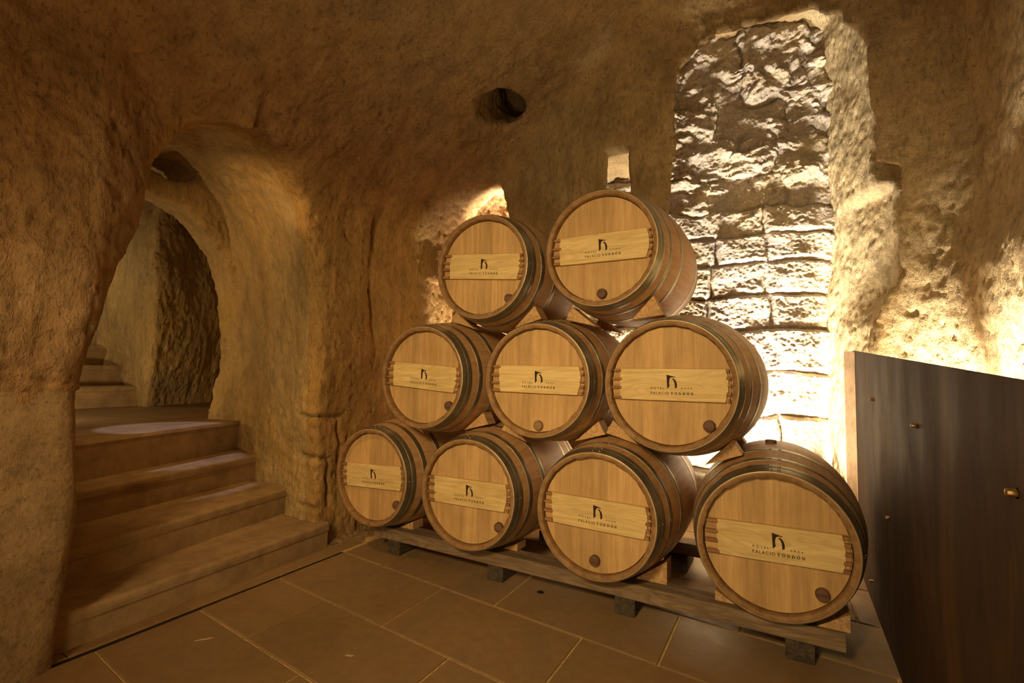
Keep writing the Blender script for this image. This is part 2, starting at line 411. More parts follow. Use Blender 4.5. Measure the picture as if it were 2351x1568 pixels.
# noise in a narrow band round the surface
band = np.abs(D) < .16
idx = np.nonzero(band)
PB = np.stack([X0+H*idx[0], Y0+H*idx[1], Z0+H*idx[2]], -1).astype(np.float32)
nz_ = .042*fbm(PB, (1.3, 1.3, 1.0), 2, 3)+.013*fbm(PB, (5, 5, 3.0), 2, 31)
near_slot = (PB[:, 1] > .85) & (PB[:, 1] < 1.5) & (PB[:, 0] > -.5)
nz_ *= np.where(near_slot, .55, 1.)
D[band] += nz_.astype(np.float32)
D = D.astype(np.float32)
D[:, :, -2:] = .1; D[:2] = .1; D[-2:] = .1; D[:, :2] = .1; D[:, -2:] = .1
import openvdb
grid = openvdb.FloatGrid(); grid.background = .3
try: grid.copyFromArray(D)
except Exception: grid.copyFromArray(D.astype(np.float64))
V, Q = grid.convertToQuads(isovalue=0.0)
V = (V*H+np.array([X0, Y0, Z0])).astype(np.float32); Q = Q.astype(np.int64)
del D, band, grid
# drop the bottom cap, keep what lies above the lowest layer
cen = V[Q].mean(1)
n_ = np.cross(V[Q[:, 2]]-V[Q[:, 0]], V[Q[:, 3]]-V[Q[:, 1]]); n_ /= np.linalg.norm(n_, axis=1, keepdims=True)+1e-9
Q = Q[cen[:, 2] > Z0+.03]
def subdivide(V, Q):
    E = np.concatenate([Q[:, [0, 1]], Q[:, [1, 2]], Q[:, [2, 3]], Q[:, [3, 0]]]); E.sort(1)
    key = E[:, 0]*len(V)+E[:, 1]; uk, inv = np.unique(key, return_inverse=True)
    mid = (V[uk//len(V)]+V[uk % len(V)])*.5; c = V[Q].mean(1)
    nQ = len(Q); e = inv.reshape(4, nQ)+len(V); ci = np.arange(nQ)+len(V)+len(mid)
    W = np.concatenate([V, mid, c])
    R = np.concatenate([np.stack([Q[:, 0], e[0], ci, e[3]], 1), np.stack([e[0], Q[:, 1], e[1], ci], 1),
                        np.stack([ci, e[1], Q[:, 2], e[2]], 1), np.stack([e[3], ci, e[2], Q[:, 3]], 1)])
    return W.astype(np.float32), R
def vnormals(V, Q):
    n = np.cross(V[Q[:, 2]]-V[Q[:, 0]], V[Q[:, 3]]-V[Q[:, 1]])
    o = np.zeros_like(V)
    for i in range(4): 
        for k in range(3): o[:, k] += np.bincount(Q[:, i], n[:, k], len(V))
    return o/(np.linalg.norm(o, axis=1, keepdims=True)+1e-9)
V, Q = subdivide(V, Q)
vn = vnormals(V, Q)
# make the normals point into the air (check against the ceiling over the middle of the room)
cen = V[Q].mean(1); test = (np.abs(cen[:, 0]-1.5) < .4) & (np.abs(cen[:, 1]+1.5) < .5) & (cen[:, 2] > 2)
if vn[Q[test][:, 0], 2].mean() > 0: Q = Q[:, ::-1].copy(); vn = -vn
JOINTS = [((-0.241, 0.829), (0.137, 0.816)), ((0.111, 0.817), (0.136, 0.516)), ((-0.174, 0.762), (-0.197, 0.565)), ((-0.196, 0.56), (0.046, 0.552)), ((0.046, 0.552), (0.071, 0.243)), ((-0.184, 0.312), (-0.016, 0.234)), ((-0.099, 0.551), (-0.114, 0.31))]
# tool marks, pits and grain as real relief
lowamp = (V[:, 0] > -.35) & (V[:, 0] < .0) & (V[:, 1] < -1.1) & (V[:, 2] < 1.04)
ceilm = np.clip(-vn[:, 2], 0, 1)
rot = V.copy(); rot[:, 0] = V[:, 0]*.8+V[:, 1]*.6; rot[:, 1] = -V[:, 0]*.6+V[:, 1]*.8
marks = ridged(V, (9, 9, 2.6), 2, 91)*(1-ceilm)+ridged(rot, (10, 3.0, 8), 2, 55)*ceilm
d1 = .007*marks+.009*fbm(V, 12, 3, 17)
pits = np.maximum(pnoise(V, (34, 34, 22), 71)-.25, 0)
d1 = d1-.030*pits
# open joints of the dressed stones at the foot of the tunnel corner
grv = np.zeros(len(V), np.float32)
corner = (V[:, 0] > -.62) & (V[:, 0] < -.15) & (V[:, 1] > -.4) & (V[:, 1] < .6) & (V[:, 2] < 1.1)
wy = V[:, 1]+.02*pnoise(V, 9, 301); wz = V[:, 2]+.02*pnoise(V, 9, 302)
for (ya, za), (yb2, zb2) in JOINTS:
    dy_, dz_ = yb2-ya, zb2-za; L2 = dy_*dy_+dz_*dz_
    tq = np.clip(((wy-ya)*dy_+(wz-za)*dz_)/L2, 0, 1)
    dd = np.sqrt((wy-ya-tq*dy_)**2+(wz-za-tq*dz_)**2)
    grv = np.maximum(grv, np.exp(-(dd/.013)**2))
d1 = d1-.035*grv*corner
V = V+vn*(d1*np.where(lowamp, .12, 1.))[:, None]
cen = V[Q].mean(1); fn = vn[Q].mean(1)
is_pass = cen[:, 0] < -.52
is_ceil = (~is_pass) & (cen[:, 2] > np.minimum(zceil(cen[:, 0])-.30, 2.95)) & (cen[:, 1] < 1.05)
is_right = (~is_pass) & (~is_ceil) & (cen[:, 0] > 2.72) & (cen[:, 1] < 1.25)
is_left = (~is_pass) & (~is_ceil) & (cen[:, 0] < .15) & (cen[:, 1] < 1.1)
is_front = (~is_pass) & (~is_ceil) & (~is_left) & (~is_right) & (cen[:, 1] < -3.4)
is_back = ~(is_pass | is_ceil | is_right | is_left | is_front)
def region(name, mask, mats, label, midx=None):
    q = Q[mask]; used, inv = np.unique(q, return_inverse=True)
    o = np_mesh(name, V[used], inv.reshape(q.shape), mats, midx=None if midx is None else midx[mask])
    tag(o, label, kind='structure'); return o
plas = ((cen[:, 2] < 1.03+.09*fbm(cen, 5, 3, 12)) & (cen[:, 1] < -1.2)).astype(np.int32)
region('wall_left', is_left, [M['rock'], M['plaster']], 'reddish carved sandstone wall at left with plastered base', plas)
region('ceiling', is_ceil, [M['rock']], 'rough tool-marked sandstone vault overhead')
region('wall_back', is_back, [M['rock']], 'carved sandstone wall with tall arched recess behind the barrels')
region('wall_right', is_right, [M['rock']], 'rough sandstone wall at right behind the steel screen')
region('wall_front', is_front, [M['rock']], 'sandstone wall behind the viewer')
region('wall_passage', is_pass, [M['tunnel_rock']], 'yellow ochre stair tunnel and landing walls')

# ------------------------------------------------------------------ masonry in the arched recess
def masonry():
    a = .279; n = np.array([-math.sin(a), math.cos(a), 0.]); t = np.array([math.cos(a), math.sin(a), 0.])
    P0 = np.array([2.55, 2.30, 0.])
    g = .0062; S = np.arange(-1.75, .06, g); Z = np.arange(-.1, 4.15, g)
    ss, zz = np.meshgrid(S, Z, indexing='ij'); p = np.stack([ss.ravel(), zz.ravel(), 0*zz.ravel()], -1).astype(np.float32)
    up_ = np.clip((p[:, 1]-2.2)/.5, 0, 1)
    sw = p[:, 0]+(.020+.05*up_)*fbm(p, 4, 3, 5); zw = p[:, 1]+(.020+.05*up_)*fbm(p, (3.5, 4, 1), 3, 9)+.02*np.sin(p[:, 0]*5)
    rows = [(-.3, .40), (.40, .80), (.80, 1.165), (1.165, 1.50), (1.50, 1.785), (1.785, 2.05), (2.05, 2.28), (2.28, 2.50),
            (2.50, 2.80), (2.80, 3.09), (3.09, 3.42), (3.42, 4.2)]
    joints = [[-1.2, -.7, -.2], [-1.35, -.85, -.35], [-1.3, -.75, .2], [-1.4, -.98, -.40+.9], [-1.35, -.90, -.42], [-1.3, -.865, -.46],
              [-1.25, -.81, -.44], [-1.2, -.776, -.455], [-1.3, -.86, -.30], [-1.2, -.70, -.35], [-1.3, -.83, -.25], [-1.1, -.62, -.1]]
    rng = np.random.RandomState(4)
    h = np.zeros(len(p)); edge = np.full(len(p), 1.)
    for (z0, z1), jj in zip(rows, joints):
        js = [-2.2]+jj+[.4]
        for s0, s1 in zip(js[:-1], js[1:]):
            m = (zw >= z0) & (zw < z1) & (sw >= s0) & (sw < s1)
            if not m.any(): rng.rand(4); continue
            e = np.minimum(np.minimum(zw[m]-z0, z1-zw[m]), np.minimum(sw[m]-s0, s1-sw[m]))
            o, tz, tsl, _ = rng.rand(4)
            edge[m] = e
            lean = (zw[m]-(z0+z1)/2)/(z1-z0); 
            h[m] = .055*(o-.45)+.05*(tz-.5)*lean+.03*(tsl-.5)*(sw[m]-(s0+s1)/2)/(s1-s0)*2
    joint = (1-np.clip(edge/.028, 0, 1)**.6)*(.25+.75*np.clip(.6+1.3*pnoise(p, 3.3, 201), 0, 1))*(1-.6*up_)
    upper = np.clip((p[:, 1]-2.35)/.45, 0, 1)
    big = (.5-ridged(p+.12*fbm(p, 4, 2, 303)[:, None]*np.array([1, .6, 0]), (2.6, 4.2, 1), 3, 23, .5))*.060*upper+.03*pnoise(p, (2, 3, 1), 99)*upper
    h = h*(1-.1*upper)-joint*(.085-.035*upper)+big+.020*fbm(p, 6, 3, 41, .5)+.007*ridged(p, (14, 24, 1), 2, 61, .6)*(.6+.6*pnoise(p, 3, 71))
    h += .006*fbm(p, 48, 2, 83)
    h -= .02*np.maximum(pnoise(p, 30, 77)-.2, 0)
    V3 = P0+np.outer(p[:, 0], t)+np.outer(p[:, 1], [0, 0, 1])-np.outer(h, n)
    ns, nz2 = ss.shape; I = np.arange(ns*nz2).reshape(ns, nz2)
    q = np.stack([I[:-1, :-1], I[1:, :-1], I[1:, 1:], I[:-1, 1:]], -1).reshape(-1, 4)
    o = np_mesh('wall_masonry', V3, q, [M['stone']]); tag(o, 'wall of rough hewn sandstone blocks filling the tall arch', kind='structure')
masonry()

# ------------------------------------------------------------------ floors, drain slot, steps
def floor():
    bands = [(-3.0, None)]
    c = [-3.42, -3.0, -2.58, -2.16, -1.73, -1.307, -.900, -.485, -.0273, .444, .887, 1.33, 1.77, 2.2, 2.6]
    offs = {-.900: .245, -.485: .648, -.0273: .98, .444: .43, .887: .9, -1.307: .637}
    V, F = [], []; g = .0048; rng = random.Random(5)
    for k, (c0, c1) in enumerate(zip(c[:-1], c[1:])):
        off = offs.get(c0, .245 if k % 2 else .64)
        xs = [off+.81*j for j in range(-6, 7)]
        xs = [-.19]+[x for x in xs if -.12 < x < 3.3]+[3.4]
        if c0 > .4: xs = [-1.1]+xs[1:]
        for x0, x1 in zip(xs[:-1], xs[1:]):
            x0 += g; x1 -= g; y0, y1 = c0+g, c1-g; b = .003
            dz = rng.uniform(-.0008, .0008)
            def P(x, y, z): return (x, y-.12*x, z)
            i = len(V)
            V += [P(x0, y0, -.02), P(x1, y0, -.02), P(x1, y1, -.02), P(x0, y1, -.02), P(x0, y0, dz-b), P(x1, y0, dz-b), P(x1, y1, dz-b), P(x0, y1, dz-b),
                  P(x0+b, y0+b, dz), P(x1-b, y0+b, dz), P(x1-b, y1-b, dz), P(x0+b, y1-b, dz)]
            F += [(i+8, i+9, i+10, i+11)]
            for r in (0, 4):
                for j in range(4): F.append((i+r+j, i+r+(j+1) % 4, i+r+4+(j+1) % 4, i+r+4+j))
    # narrow edging slabs between slot and step
    for y0, y1 in ((-2.6, -1.36), (-1.355, -.90), (-.895, -.35), (-.345, .2)):
        i = len(V); x0, x1 = -.75, -.222
        for z, b in ((-.02, 0), (-.002, 0), (0, .003)):
            V += [(x0+b, y0+b, z), (x1-b, y0+b, z), (x1-b, y1-b, z), (x0+b, y1-b, z)]
        F += [(i+8, i+9, i+10, i+11)]
        for r in (0, 4):
            for j in range(4): F.append((i+r+j, i+r+(j+1) % 4, i+r+4+(j+1) % 4, i+r+4+j))
    midx = [0]*len(F)
    i = len(V); V += [(-1.2, -4.7, -.006), (3.5, -4.7, -.006), (3.5, 2.7, -.006), (-1.2, 2.7, -.006)]; F.append((i, i+1, i+2, i+3)); midx.append(1)
    # open drain slot beside the edging slabs
    i = len(V)
    V += [(-.2205, -2.4, -.0045), (-.1935, -2.4, -.0045), (-.1865, .0, -.0045), (-.2135, .0, -.0045)]; F.append((i, i+1, i+2, i+3)); midx.append(2)
    o = mesh_obj('floor', V, F, [M['tile'], M['grout'], M['dark_gap']], midx=midx)
    tag(o, 'brown stone floor slabs with pale grout lines', kind='structure')
floor()

def staircase(steps, left_y, right_y, name, label, cat, depth=.62, base=-.05):
    root = empty(name, (steps[0][0][0], steps[0][0][1], 0)); tag(root, label, cat)
    inv = Vector(root.location)
    for k, ((lx, ly), (rx, ry), ztop, zbot) in enumerate(steps):
        L = Vector((lx, ly, 0))-inv; R = Vector((rx, ry, 0))-inv
        d = (R-L).normalized(); back = Vector((-d.y, d.x, 0))
        if back.x > 0: back = -back
        n = 90; prof = []
        r = .022
        for j in range(7):
            th = math.pi/2*j/6
            prof.append((r-r*math.cos(math.pi/2-th)*1.0 if False else r*(1-math.sin(th)), ztop-r+r*math.sin(th) if False else ztop-r*(1-math.cos(th)) if False else 0))
        prof = [(.012, zbot), (.010, ztop-.055), (.002, ztop-.050), (0, ztop-.03)]+[(r-r*math.cos(a_), ztop-r+r*math.sin(a_)) for a_ in [math.pi/2*j/5 for j in range(1, 6)]]+[(.2, ztop-.002), (depth, ztop), (depth, zbot)]
        V, F = [], []
        for i in range(n+1):
            c = L.lerp(R, i/n)
            for (b_, z_) in prof:
                w1 = (.0022*math.sin(i*.23+k)+.0010*math.sin(i*.9+k)) if z_ > ztop-.035 else 0
                pp = c+back*(b_+(w1 if b_ < .1 else 0)); V.append((pp.x, pp.y, z_))
        m_ = len(prof)
        for i in range(n):
            for j in range(m_-1): F.append((i*m_+j, (i+1)*m_+j, (i+1)*m_+j+1, i*m_+j+1))
        F.append(tuple(range(m_))[::-1]); F.append(tuple(n*m_+j for j in range(m_)))
        o = mesh_obj('step', V, F, M['step_stone'], root, smooth=False)
        bm = bmesh.new(); bm.from_mesh(o.data); bmesh.ops.recalc_face_normals(bm, faces=bm.faces); bm.to_mesh(o.data); bm.free()
    return root
staircase([((-.262, -1.50), (-.352, .02), .150, -.02), ((-.500, -1.52), (-.790, .10), .315, .0),
           ((-.860, -1.52), (-1.245, .20), .490, .0)],
          0, 0, 'stone_staircase', 'three low sandstone steps rising through the left tunnel', 'stairs')
# landing: top riser + slabs
def landing():
    V, F, mi = [], [], []
    L, R = (-1.03, -1.52), (-1.643, .36); zt = .712
    def quad(a, b, c, d, m=0): 
        i = len(V); V.extend([a, b, c, d]); F.append((i, i+1, i+2, i+3)); mi.append(m)
    Lx, Ly = L; Rx, Ry = R
    dv = Vector((Rx-Lx, Ry-Ly)).normalized(); bk = Vector((-dv.y, dv.x)); bk = bk if bk.x < 0 else -bk
    def P(s, b, z): 
        q = Vector(L).lerp(Vector(R), s)+bk*b; return (q.x, q.y, z)
    quad(P(0, .008, .3), P(1, .008, .3), P(1, .006, zt-.045), P(0, .006, zt-.045)); quad(P(0, .006, zt-.045), P(1, .006, zt-.045), P(1, 0, zt-.02), P(0, 0, zt-.02))
    quad(P(0, 0, zt-.02), P(1, 0, zt-.02), P(1, .012, zt), P(0, .012, zt)); quad(P(0, .012, zt), P(1, .012, zt), P(1, .19, zt), P(0, .19, zt))
    bands_ = [.196, .55, .95, 1.4, 1.9, 2.5, 3.2, 4.0]
    for k, (b0, b1) in enumerate(zip(bands_[:-1], bands_[1:])):
        cuts = [-1.0, -.2+.17*(k % 2), .35+.1*(k % 3), .9, 1.5, 2.4]
        for s0, s1 in zip(cuts[:-1], cuts[1:]): quad(P(s0+.002, b0, zt), P(s1-.002, b0, zt), P(s1-.002, b1-.006, zt), P(s0+.002, b1-.006, zt), 1)
    quad(P(-1, .19, zt-.006), P(2.4, .19, zt-.006), P(2.4, 4.2, zt-.006), P(-1, 4.2, zt-.006), 2)
    o = mesh_obj('floor_landing', V, F, [M['step_stone'], M['tile'], M['grout']], midx=mi)
    bm = bmesh.new(); bm.from_mesh(o.data); bmesh.ops.recalc_face_normals(bm, faces=bm.faces); bm.to_mesh(o.data); bm.free()
    tag(o, 'pale slab landing at the top of the tunnel steps', kind='structure')
landing()
staircase([((-3.72, -.75), (-3.86, .62), .925, .70), ((-4.14, -.75), (-4.24, .62), 1.14, .7), ((-4.54, -.75), (-4.62, .62), 1.35, .7),
           ((-4.94, -.75), (-5.0, .62), 1.56, .7)], 0, 0, 'upper_staircase', 'distant stone steps climbing away beyond the landing', 'stairs', depth=.6)

# ------------------------------------------------------------------ barrels
LEN, RH = .95, .292
def rad(y, RB): return RH+(RB-RH)*(1-((y-LEN/2)/(LEN/2))**2)
def ring(profile, n, a0=0., closed=True):
    V = []; F = []; m = len(profile)
    for i in range(n):
        a = 2*math.pi*i/n+a0
        for r, y in profile: V.append((r*math.cos(a), y, r*math.sin(a)))
    for i in range(n):
        for j in range(m-1):
            A, B = i*m, ((i+1) % n)*m; F.append((A+j, A+j+1, B+j+1, B+j))
    return V, F
# lettering as flat polygons, millimetres
def rect(x0, x1, y0, y1): return [(x0, y0), (x1, y0), (x1, y1), (x0, y1)]
def bar(x0, y0, x1, y1, w_):
    d = Vector((x1-x0, y1-y0)).normalized(); n = Vector((-d.y, d.x))*w_/2
    return [(x0+n.x, y0+n.y), (x0-n.x, y0-n.y), (x1-n.x, y1-n.y), (x1+n.x, y1+n.y)]
def arc(cx, cy, rx, ry, a0, a1, wx, wy, n=20):
    out = []
    for i in range(n):
        t0 = math.radians(a0+(a1-a0)*i/n); t1 = math.radians(a0+(a1-a0)*(i+1)/n)
        out.append([(cx+rx*math.cos(t0), cy+ry*math.sin(t0)), (cx+rx*math.cos(t1), cy+ry*math.sin(t1)),
                    (cx+(rx-wx)*math.cos(t1), cy+(ry-wy)*math.sin(t1)), (cx+(rx-wx)*math.cos(t0), cy+(ry-wy)*math.sin(t0))])
    return out
def glyph(ch, x, y, h, sw):
    """sans capitals; returns polygons and advance width"""
    P = []
    if ch == 'H': wd = .72*h; P = [rect(x, x+sw, y, y+h), rect(x+wd-sw, x+wd, y, y+h), rect(x, x+wd, y+h*.46, y+h*.46+sw)]
    elif ch == 'O': wd = 1.04*h; P = arc(x+wd/2, y+h/2, wd/2, h/2*1.04, 0, 360, sw, sw, 28)
    elif ch == 'C': wd = .92*h; P = arc(x+h*.52, y+h/2, h*.52, h/2*1.04, 48, 312, sw, sw, 22)
    elif ch == 'T': wd = .58*h; P = [rect(x+wd/2-sw/2, x+wd/2+sw/2, y, y+h), rect(x, x+wd, y+h-sw, y+h)]
    elif ch == 'E': wd = .50*h; P = [rect(x, x+sw, y, y+h)]+[rect(x, x+wd, yy, yy+sw) for yy in (y, y+h/2-sw/2, y+h-sw)]
    elif ch == 'L': wd = .48*h; P = [rect(x, x+sw, y, y+h), rect(x, x+wd, y, y+sw)]
    elif ch == 'I': wd = sw; P = [rect(x, x+sw, y, y+h)]
    elif ch == 'A': wd = .86*h; P = [bar(x+sw*.4, y, x+wd/2, y+h, sw), bar(x+wd-sw*.4, y, x+wd/2, y+h, sw), rect(x+wd*.22, x+wd*.78, y+h*.27, y+h*.27+sw)]
    elif ch == 'P': wd = .55*h; P = [rect(x, x+sw, y, y+h), rect(x, x+wd-.27*h, y+h-sw, y+h), rect(x, x+wd-.27*h, y+h*.46, y+h*.46+sw)]+arc(x+wd-.27*h, y+h*.73, .27*h, .27*h, -90, 90, sw, sw, 12)
    return P, wd
def serif(ch, x, y, h):
    s, th, b = .25*h, .09*h, .10*h       # thick stem, thin stroke, serif
    if ch == 'T': wd = .86*h; P = [rect(x+wd/2-s/2, x+wd/2+s/2, y, y+h), rect(x, x+wd, y+h-th*1.3, y+h), rect(x, x+th*1.3, y+h*.70, y+h), rect(x+wd-th*1.3, x+wd, y+h*.70, y+h), rect(x+wd*.24, x+wd*.76, y, y+b)]
    elif ch in 'OÓ':
        wd = .96*h; P = arc(x+wd/2, y+h/2, wd/2, h/2*1.04, 0, 360, s, th*1.2, 30)
        if ch == 'Ó': P.append([(x+wd*.42, y+h*1.13), (x+wd*.52, y+h*1.11), (x+wd*.76, y+h*1.36), (x+wd*.60, y+h*1.40)])
    elif ch == 'N': wd = .92*h; P = [rect(x+.10*h, x+.10*h+th*1.3, y, y+h), rect(x+wd-.10*h-th*1.3, x+wd-.10*h, y, y+h), [(x, y+h), (x+s*1.05, y+h), (x+wd-.09*h, y), (x+wd-.09*h-s*.9, y)], rect(x-.02*h, x+.36*h, y, y+b), rect(x+wd-.36*h, x+wd+.02*h, y+h-b, y+h), rect(x-.02*h, x+.2*h, y+h-b, y+h)]
    elif ch == 'D': wd = .93*h; P = [rect(x+.10*h, x+.10*h+s, y, y+h), rect(x, x+.5*h, y+h-th*1.2, y+h), rect(x, x+.5*h, y, y+th*1.2)]+arc(x+wd-.48*h, y+h/2, .48*h, h/2, -90, 90, s, th*1.2, 16)
    return P, wd
def logo_polys():
    out = []
    out.append([(-15.6, 44.2), (23.1, 34.8), (22.0, 33.0), (18.6, 32.1), (12, 33.2), (7.0, 33.2), (2.5, 31.2), (-.8, 27.5), (-3.4, 19.2), (-4.2, 5.9), (-2.0, -5.9), (-12.5, -18.8), (-14.5, 19.0)])
    out.append([(5.0, 24.0), (8.5, 26.8), (12.1, 27.8), (16.2, 26.6), (19.8, 23.6), (24.2, 18.5), (27.4, 11.9), (29.3, 6.0), (29.9, 0.1), (29.2, -13.0), (20.8, -16.8), (20.3, 1.2), (17.8, 11.7), (15.4, 17.6), (12.1, 22.1), (9.0, 24.2)])
    def line(txt, x0, x1, y, h, sw, f):
        ws = [f(c, 0, 0, h, sw)[1] for c in txt]; gap = ((x1-x0)-sum(ws))/(len(txt)-1); x = x0
        for c, w_ in zip(txt, ws): out.extend(f(c, x, y, h, sw)[0]); x += w_+gap
    line('HOTEL', -86.8, -27.5, -22.2, 9.6, 1.5, glyph)
    line('PALACIO', -86.9, -5.3, -44.9, 12.0, 1.9, glyph)
    line('TONDÓN', 2.7, 99.4, -44.3, 12.0, 0, lambda c, x, y, h, s: serif(c, x, y, h))
    for sx in (51.4, 64.4, 77.6, 90.6):
        out.append([(sx+(3.7 if i % 2 == 0 else 1.6)*math.sin(math.pi*i/5), -15.3+(3.7 if i % 2 == 0 else 1.6)*math.cos(math.pi*i/5)) for i in range(10)])
    return out
LOGO = logo_polys()
def tri_poly(polys, y, s=.001, tx=0., tz=0.):
    bm = bmesh.new()
    for k, p in enumerate(polys):
        vv = [bm.verts.new((q[0]*s+tx, y-.000002*k, q[1]*s+tz)) for q in p]
        try: bm.faces.new(vv)
        except ValueError: pass
    bm.normal_update()
    bmesh.ops.triangulate(bm, faces=bm.faces)
    bm.normal_update()
    for f in bm.faces:
        if f.normal.y > 0: f.normal_flip()
    return bm

def make_barrel(x, y, z, yaw, ang, plug, RB, label, seed, boff, bung=False, plug_style=0):
    rng = random.Random(seed)
    root = empty('wine_barrel', (x, y, z), (0, 0, -yaw)); tag(root, label, 'barrel', 'oak wine barrels stacked on the timber rack')
    # staves: outer skin, chime and croze in one mesh; the chime edge is cut slightly unevenly stave by stave
    NS = 26; sub = 6; n = NS*sub
    ys = [0.0]+[.002]+[LEN*i/24 for i in range(1, 24)]+[LEN-.002, LEN]
    jit = [rng.uniform(-.0022, .0022) for _ in range(NS)]
    V, F, MI = [], [], []
    a0 = rng.random()*.2
    cols = []
    for i in range(n):
        a = 2*math.pi*i/n+a0; st = i//sub; fr = (i % sub)/sub
        j = jit[st]; flat = .0026*(1-(2*fr-1)**2)-.0013
        inner = .0035*abs(2*fr-1)
        ri = .2705+j-flat*1.2
        prof = [(.2685, .046), (.2680+j*.3, .032), (ri-.002, .007), (ri+.001, .001+abs(j)*.5), (RH-.004, 0.0)]
        prof += [(rad(yy, RB)-.0006+(flat*.25), yy) for yy in ys[1:]]
        prof += [(ri, LEN-.001), (.2680, LEN-.030), (.2685, LEN-.046)]
        cols.append(prof)
        for r, yy in prof: V.append((r*math.cos(a), yy, r*math.sin(a)))
    m = len(cols[0])
    for i in range(n):
        A, B = i*m, ((i+1) % n)*m
        for jx in range(m-1):
            F.append((A+jx, A+jx+1, B+jx+1, B+jx)); MI.append(1 if jx < 4 or jx >= m-4 else 0)
    o = mesh_obj('staves', V, F, [M['stave'], M['chime']], root, smooth=True, midx=MI)
    # heads
    def disc(name, yy, flip):
        bm = bmesh.new(); c = bm.verts.new((0, yy, 0)); R_ = [bm.verts.new((.2655*math.cos(2*math.pi*i/96), yy, .2655*math.sin(2*math.pi*i/96))) for i in range(96)]
        R2 = [bm.verts.new((.2655*math.cos(2*math.pi*i/96), yy+(.012 if not flip else -.012), .2655*math.sin(2*math.pi*i/96))) for i in range(96)]
        for i in range(96):
            k = (i+1) % 96
            bm.faces.new((c, R_[i], R_[k])); bm.faces.new((R_[i], R2[i], R2[k], R_[k]))
        bmesh.ops.recalc_face_normals(bm, faces=bm.faces)
        me = bpy.data.meshes.new(name); bm.to_mesh(me); bm.free(); return link(name, me, M['head'], root)
    disc('head', .034, False); disc('rear_head', LEN-.034, True)
    # cross board on the front head
    ca, sa = math.cos(ang), math.sin(ang)
    def rot(px_, pz_): return (px_*ca-pz_*sa, px_*sa+pz_*ca)
    bw, bh, yb, yf = .2235+boff[0], .0705, .0335, .0150
    cx, cz = boff[1], boff[2]
    ends = [rng.uniform(-.006, .006) for _ in range(4)]
    pts = [(-bw+ends[0], -bh), (-bw*.5, -bh+rng.uniform(-.001, .001)), (0, -bh), (bw*.5, -bh+rng.uniform(-.001, .001)), (bw+ends[1], -bh), (bw+.012+ends[1]*.5, -bh*.3), (bw+.012+ends[2]*.5, bh*.4), (bw+ends[2], bh), (0, bh), (-bw+ends[3], bh), (-bw-.004, bh*.2)]
    P3 = []
    for px_, pz_ in pts:
        q = rot(px_+cx, pz_+cz); P3.append((q[0], yb, q[1]))
    bd = bevelled('label_board', prism_bm(P3, (0, yf-yb, 0)), M['pine'], root, .0008, 1); tag(bd, 'pale pine board')
    for sgn, nm in ((-1, 'left'), (1, 'right')):
        zs = [-bh, -bh*.36, bh*.30, bh]
        # recessed end grain of the board and the joint blocks standing on it
        def wid(pz_): 
            q = rot(0+cx, pz_+cz); return math.sqrt(max(.2640**2-q[1]**2, 0))-.002
        e0 = sgn*(bw-.012)+cx
        def end_x(pz_): return sgn*wid(pz_)
        ee = [(e0, -bh+.001), (end_x(-bh)*.995, -bh+.001), (end_x(0)*.998, 0), (end_x(bh)*.995, bh-.001), (e0, bh-.001)]
        P3 = []
        for px_, pz_ in ee:
            q = rot(px_, pz_+cz); P3.append((q[0], yb, q[1]))
        ed = bevelled('board_end', prism_bm(P3, (0, -.0085, 0)), M['pine_end'], root, .0006, 1); tag(ed, 'browner recessed board end')
        nb = 5 if sgn > 0 else 4
        for k in range(nb):
            zc = -bh+.008+(2*bh-.016)*k/(nb-1)+(rng.uniform(-.004, .004) if 0 < k < nb-1 else 0); hh = .0052+rng.uniform(0, .002)
            xi = sgn*(bw-.004+rng.uniform(-.004, .004) if sgn < 0 else bw+.008+rng.uniform(-.006, .003))+cx
            xo = end_x(zc)
            if abs(xo)-abs(xi) < .01: xi = xo-sgn*.012
            P3 = []
            for px_, pz_ in ((xi, zc-hh), (xo, zc-hh), (xo, zc+hh), (xi+sgn*.003, zc+hh)):
                q = rot(px_, pz_+cz); P3.append((q[0], yb-.006, q[1]))
            bevelled('joint_block', prism_bm(P3, (0, -.016, 0)), M['tooth'], root, .0008, 1)
    bm = tri_poly(LOGO, yf-.0004, .001)
    for v in bm.verts:
        q = rot(v.co.x+cx, v.co.z+cz); v.co.x, v.co.z = q
    me = bpy.data.meshes.new('printed_logo'); bm.to_mesh(me); bm.free(); lo = link('printed_logo', me, M['ink'], bd)
    tag(lo, 'dark brown printed arch emblem and hotel lettering')
    # tap plug in the head
    V, F = ring([(.0005, .012), (.019, .0118), (.0225, .0128), (.0245, .016), (.0255, .0335)], 28)
    V = [(a_+plug[0], b_, c_+plug[1]) for a_, b_, c_ in V]
    pl = mesh_obj('tap_plug', V, F, M['plug'] if plug_style == 0 else M['plug2'], root, smooth=True)
    # hoops
    hoops = [(.0015, .043), (.0405, .070), (.128, .160), (.272, .306)]
    alls = hoops+[(LEN-b_, LEN-a_) for a_, b_ in hoops]
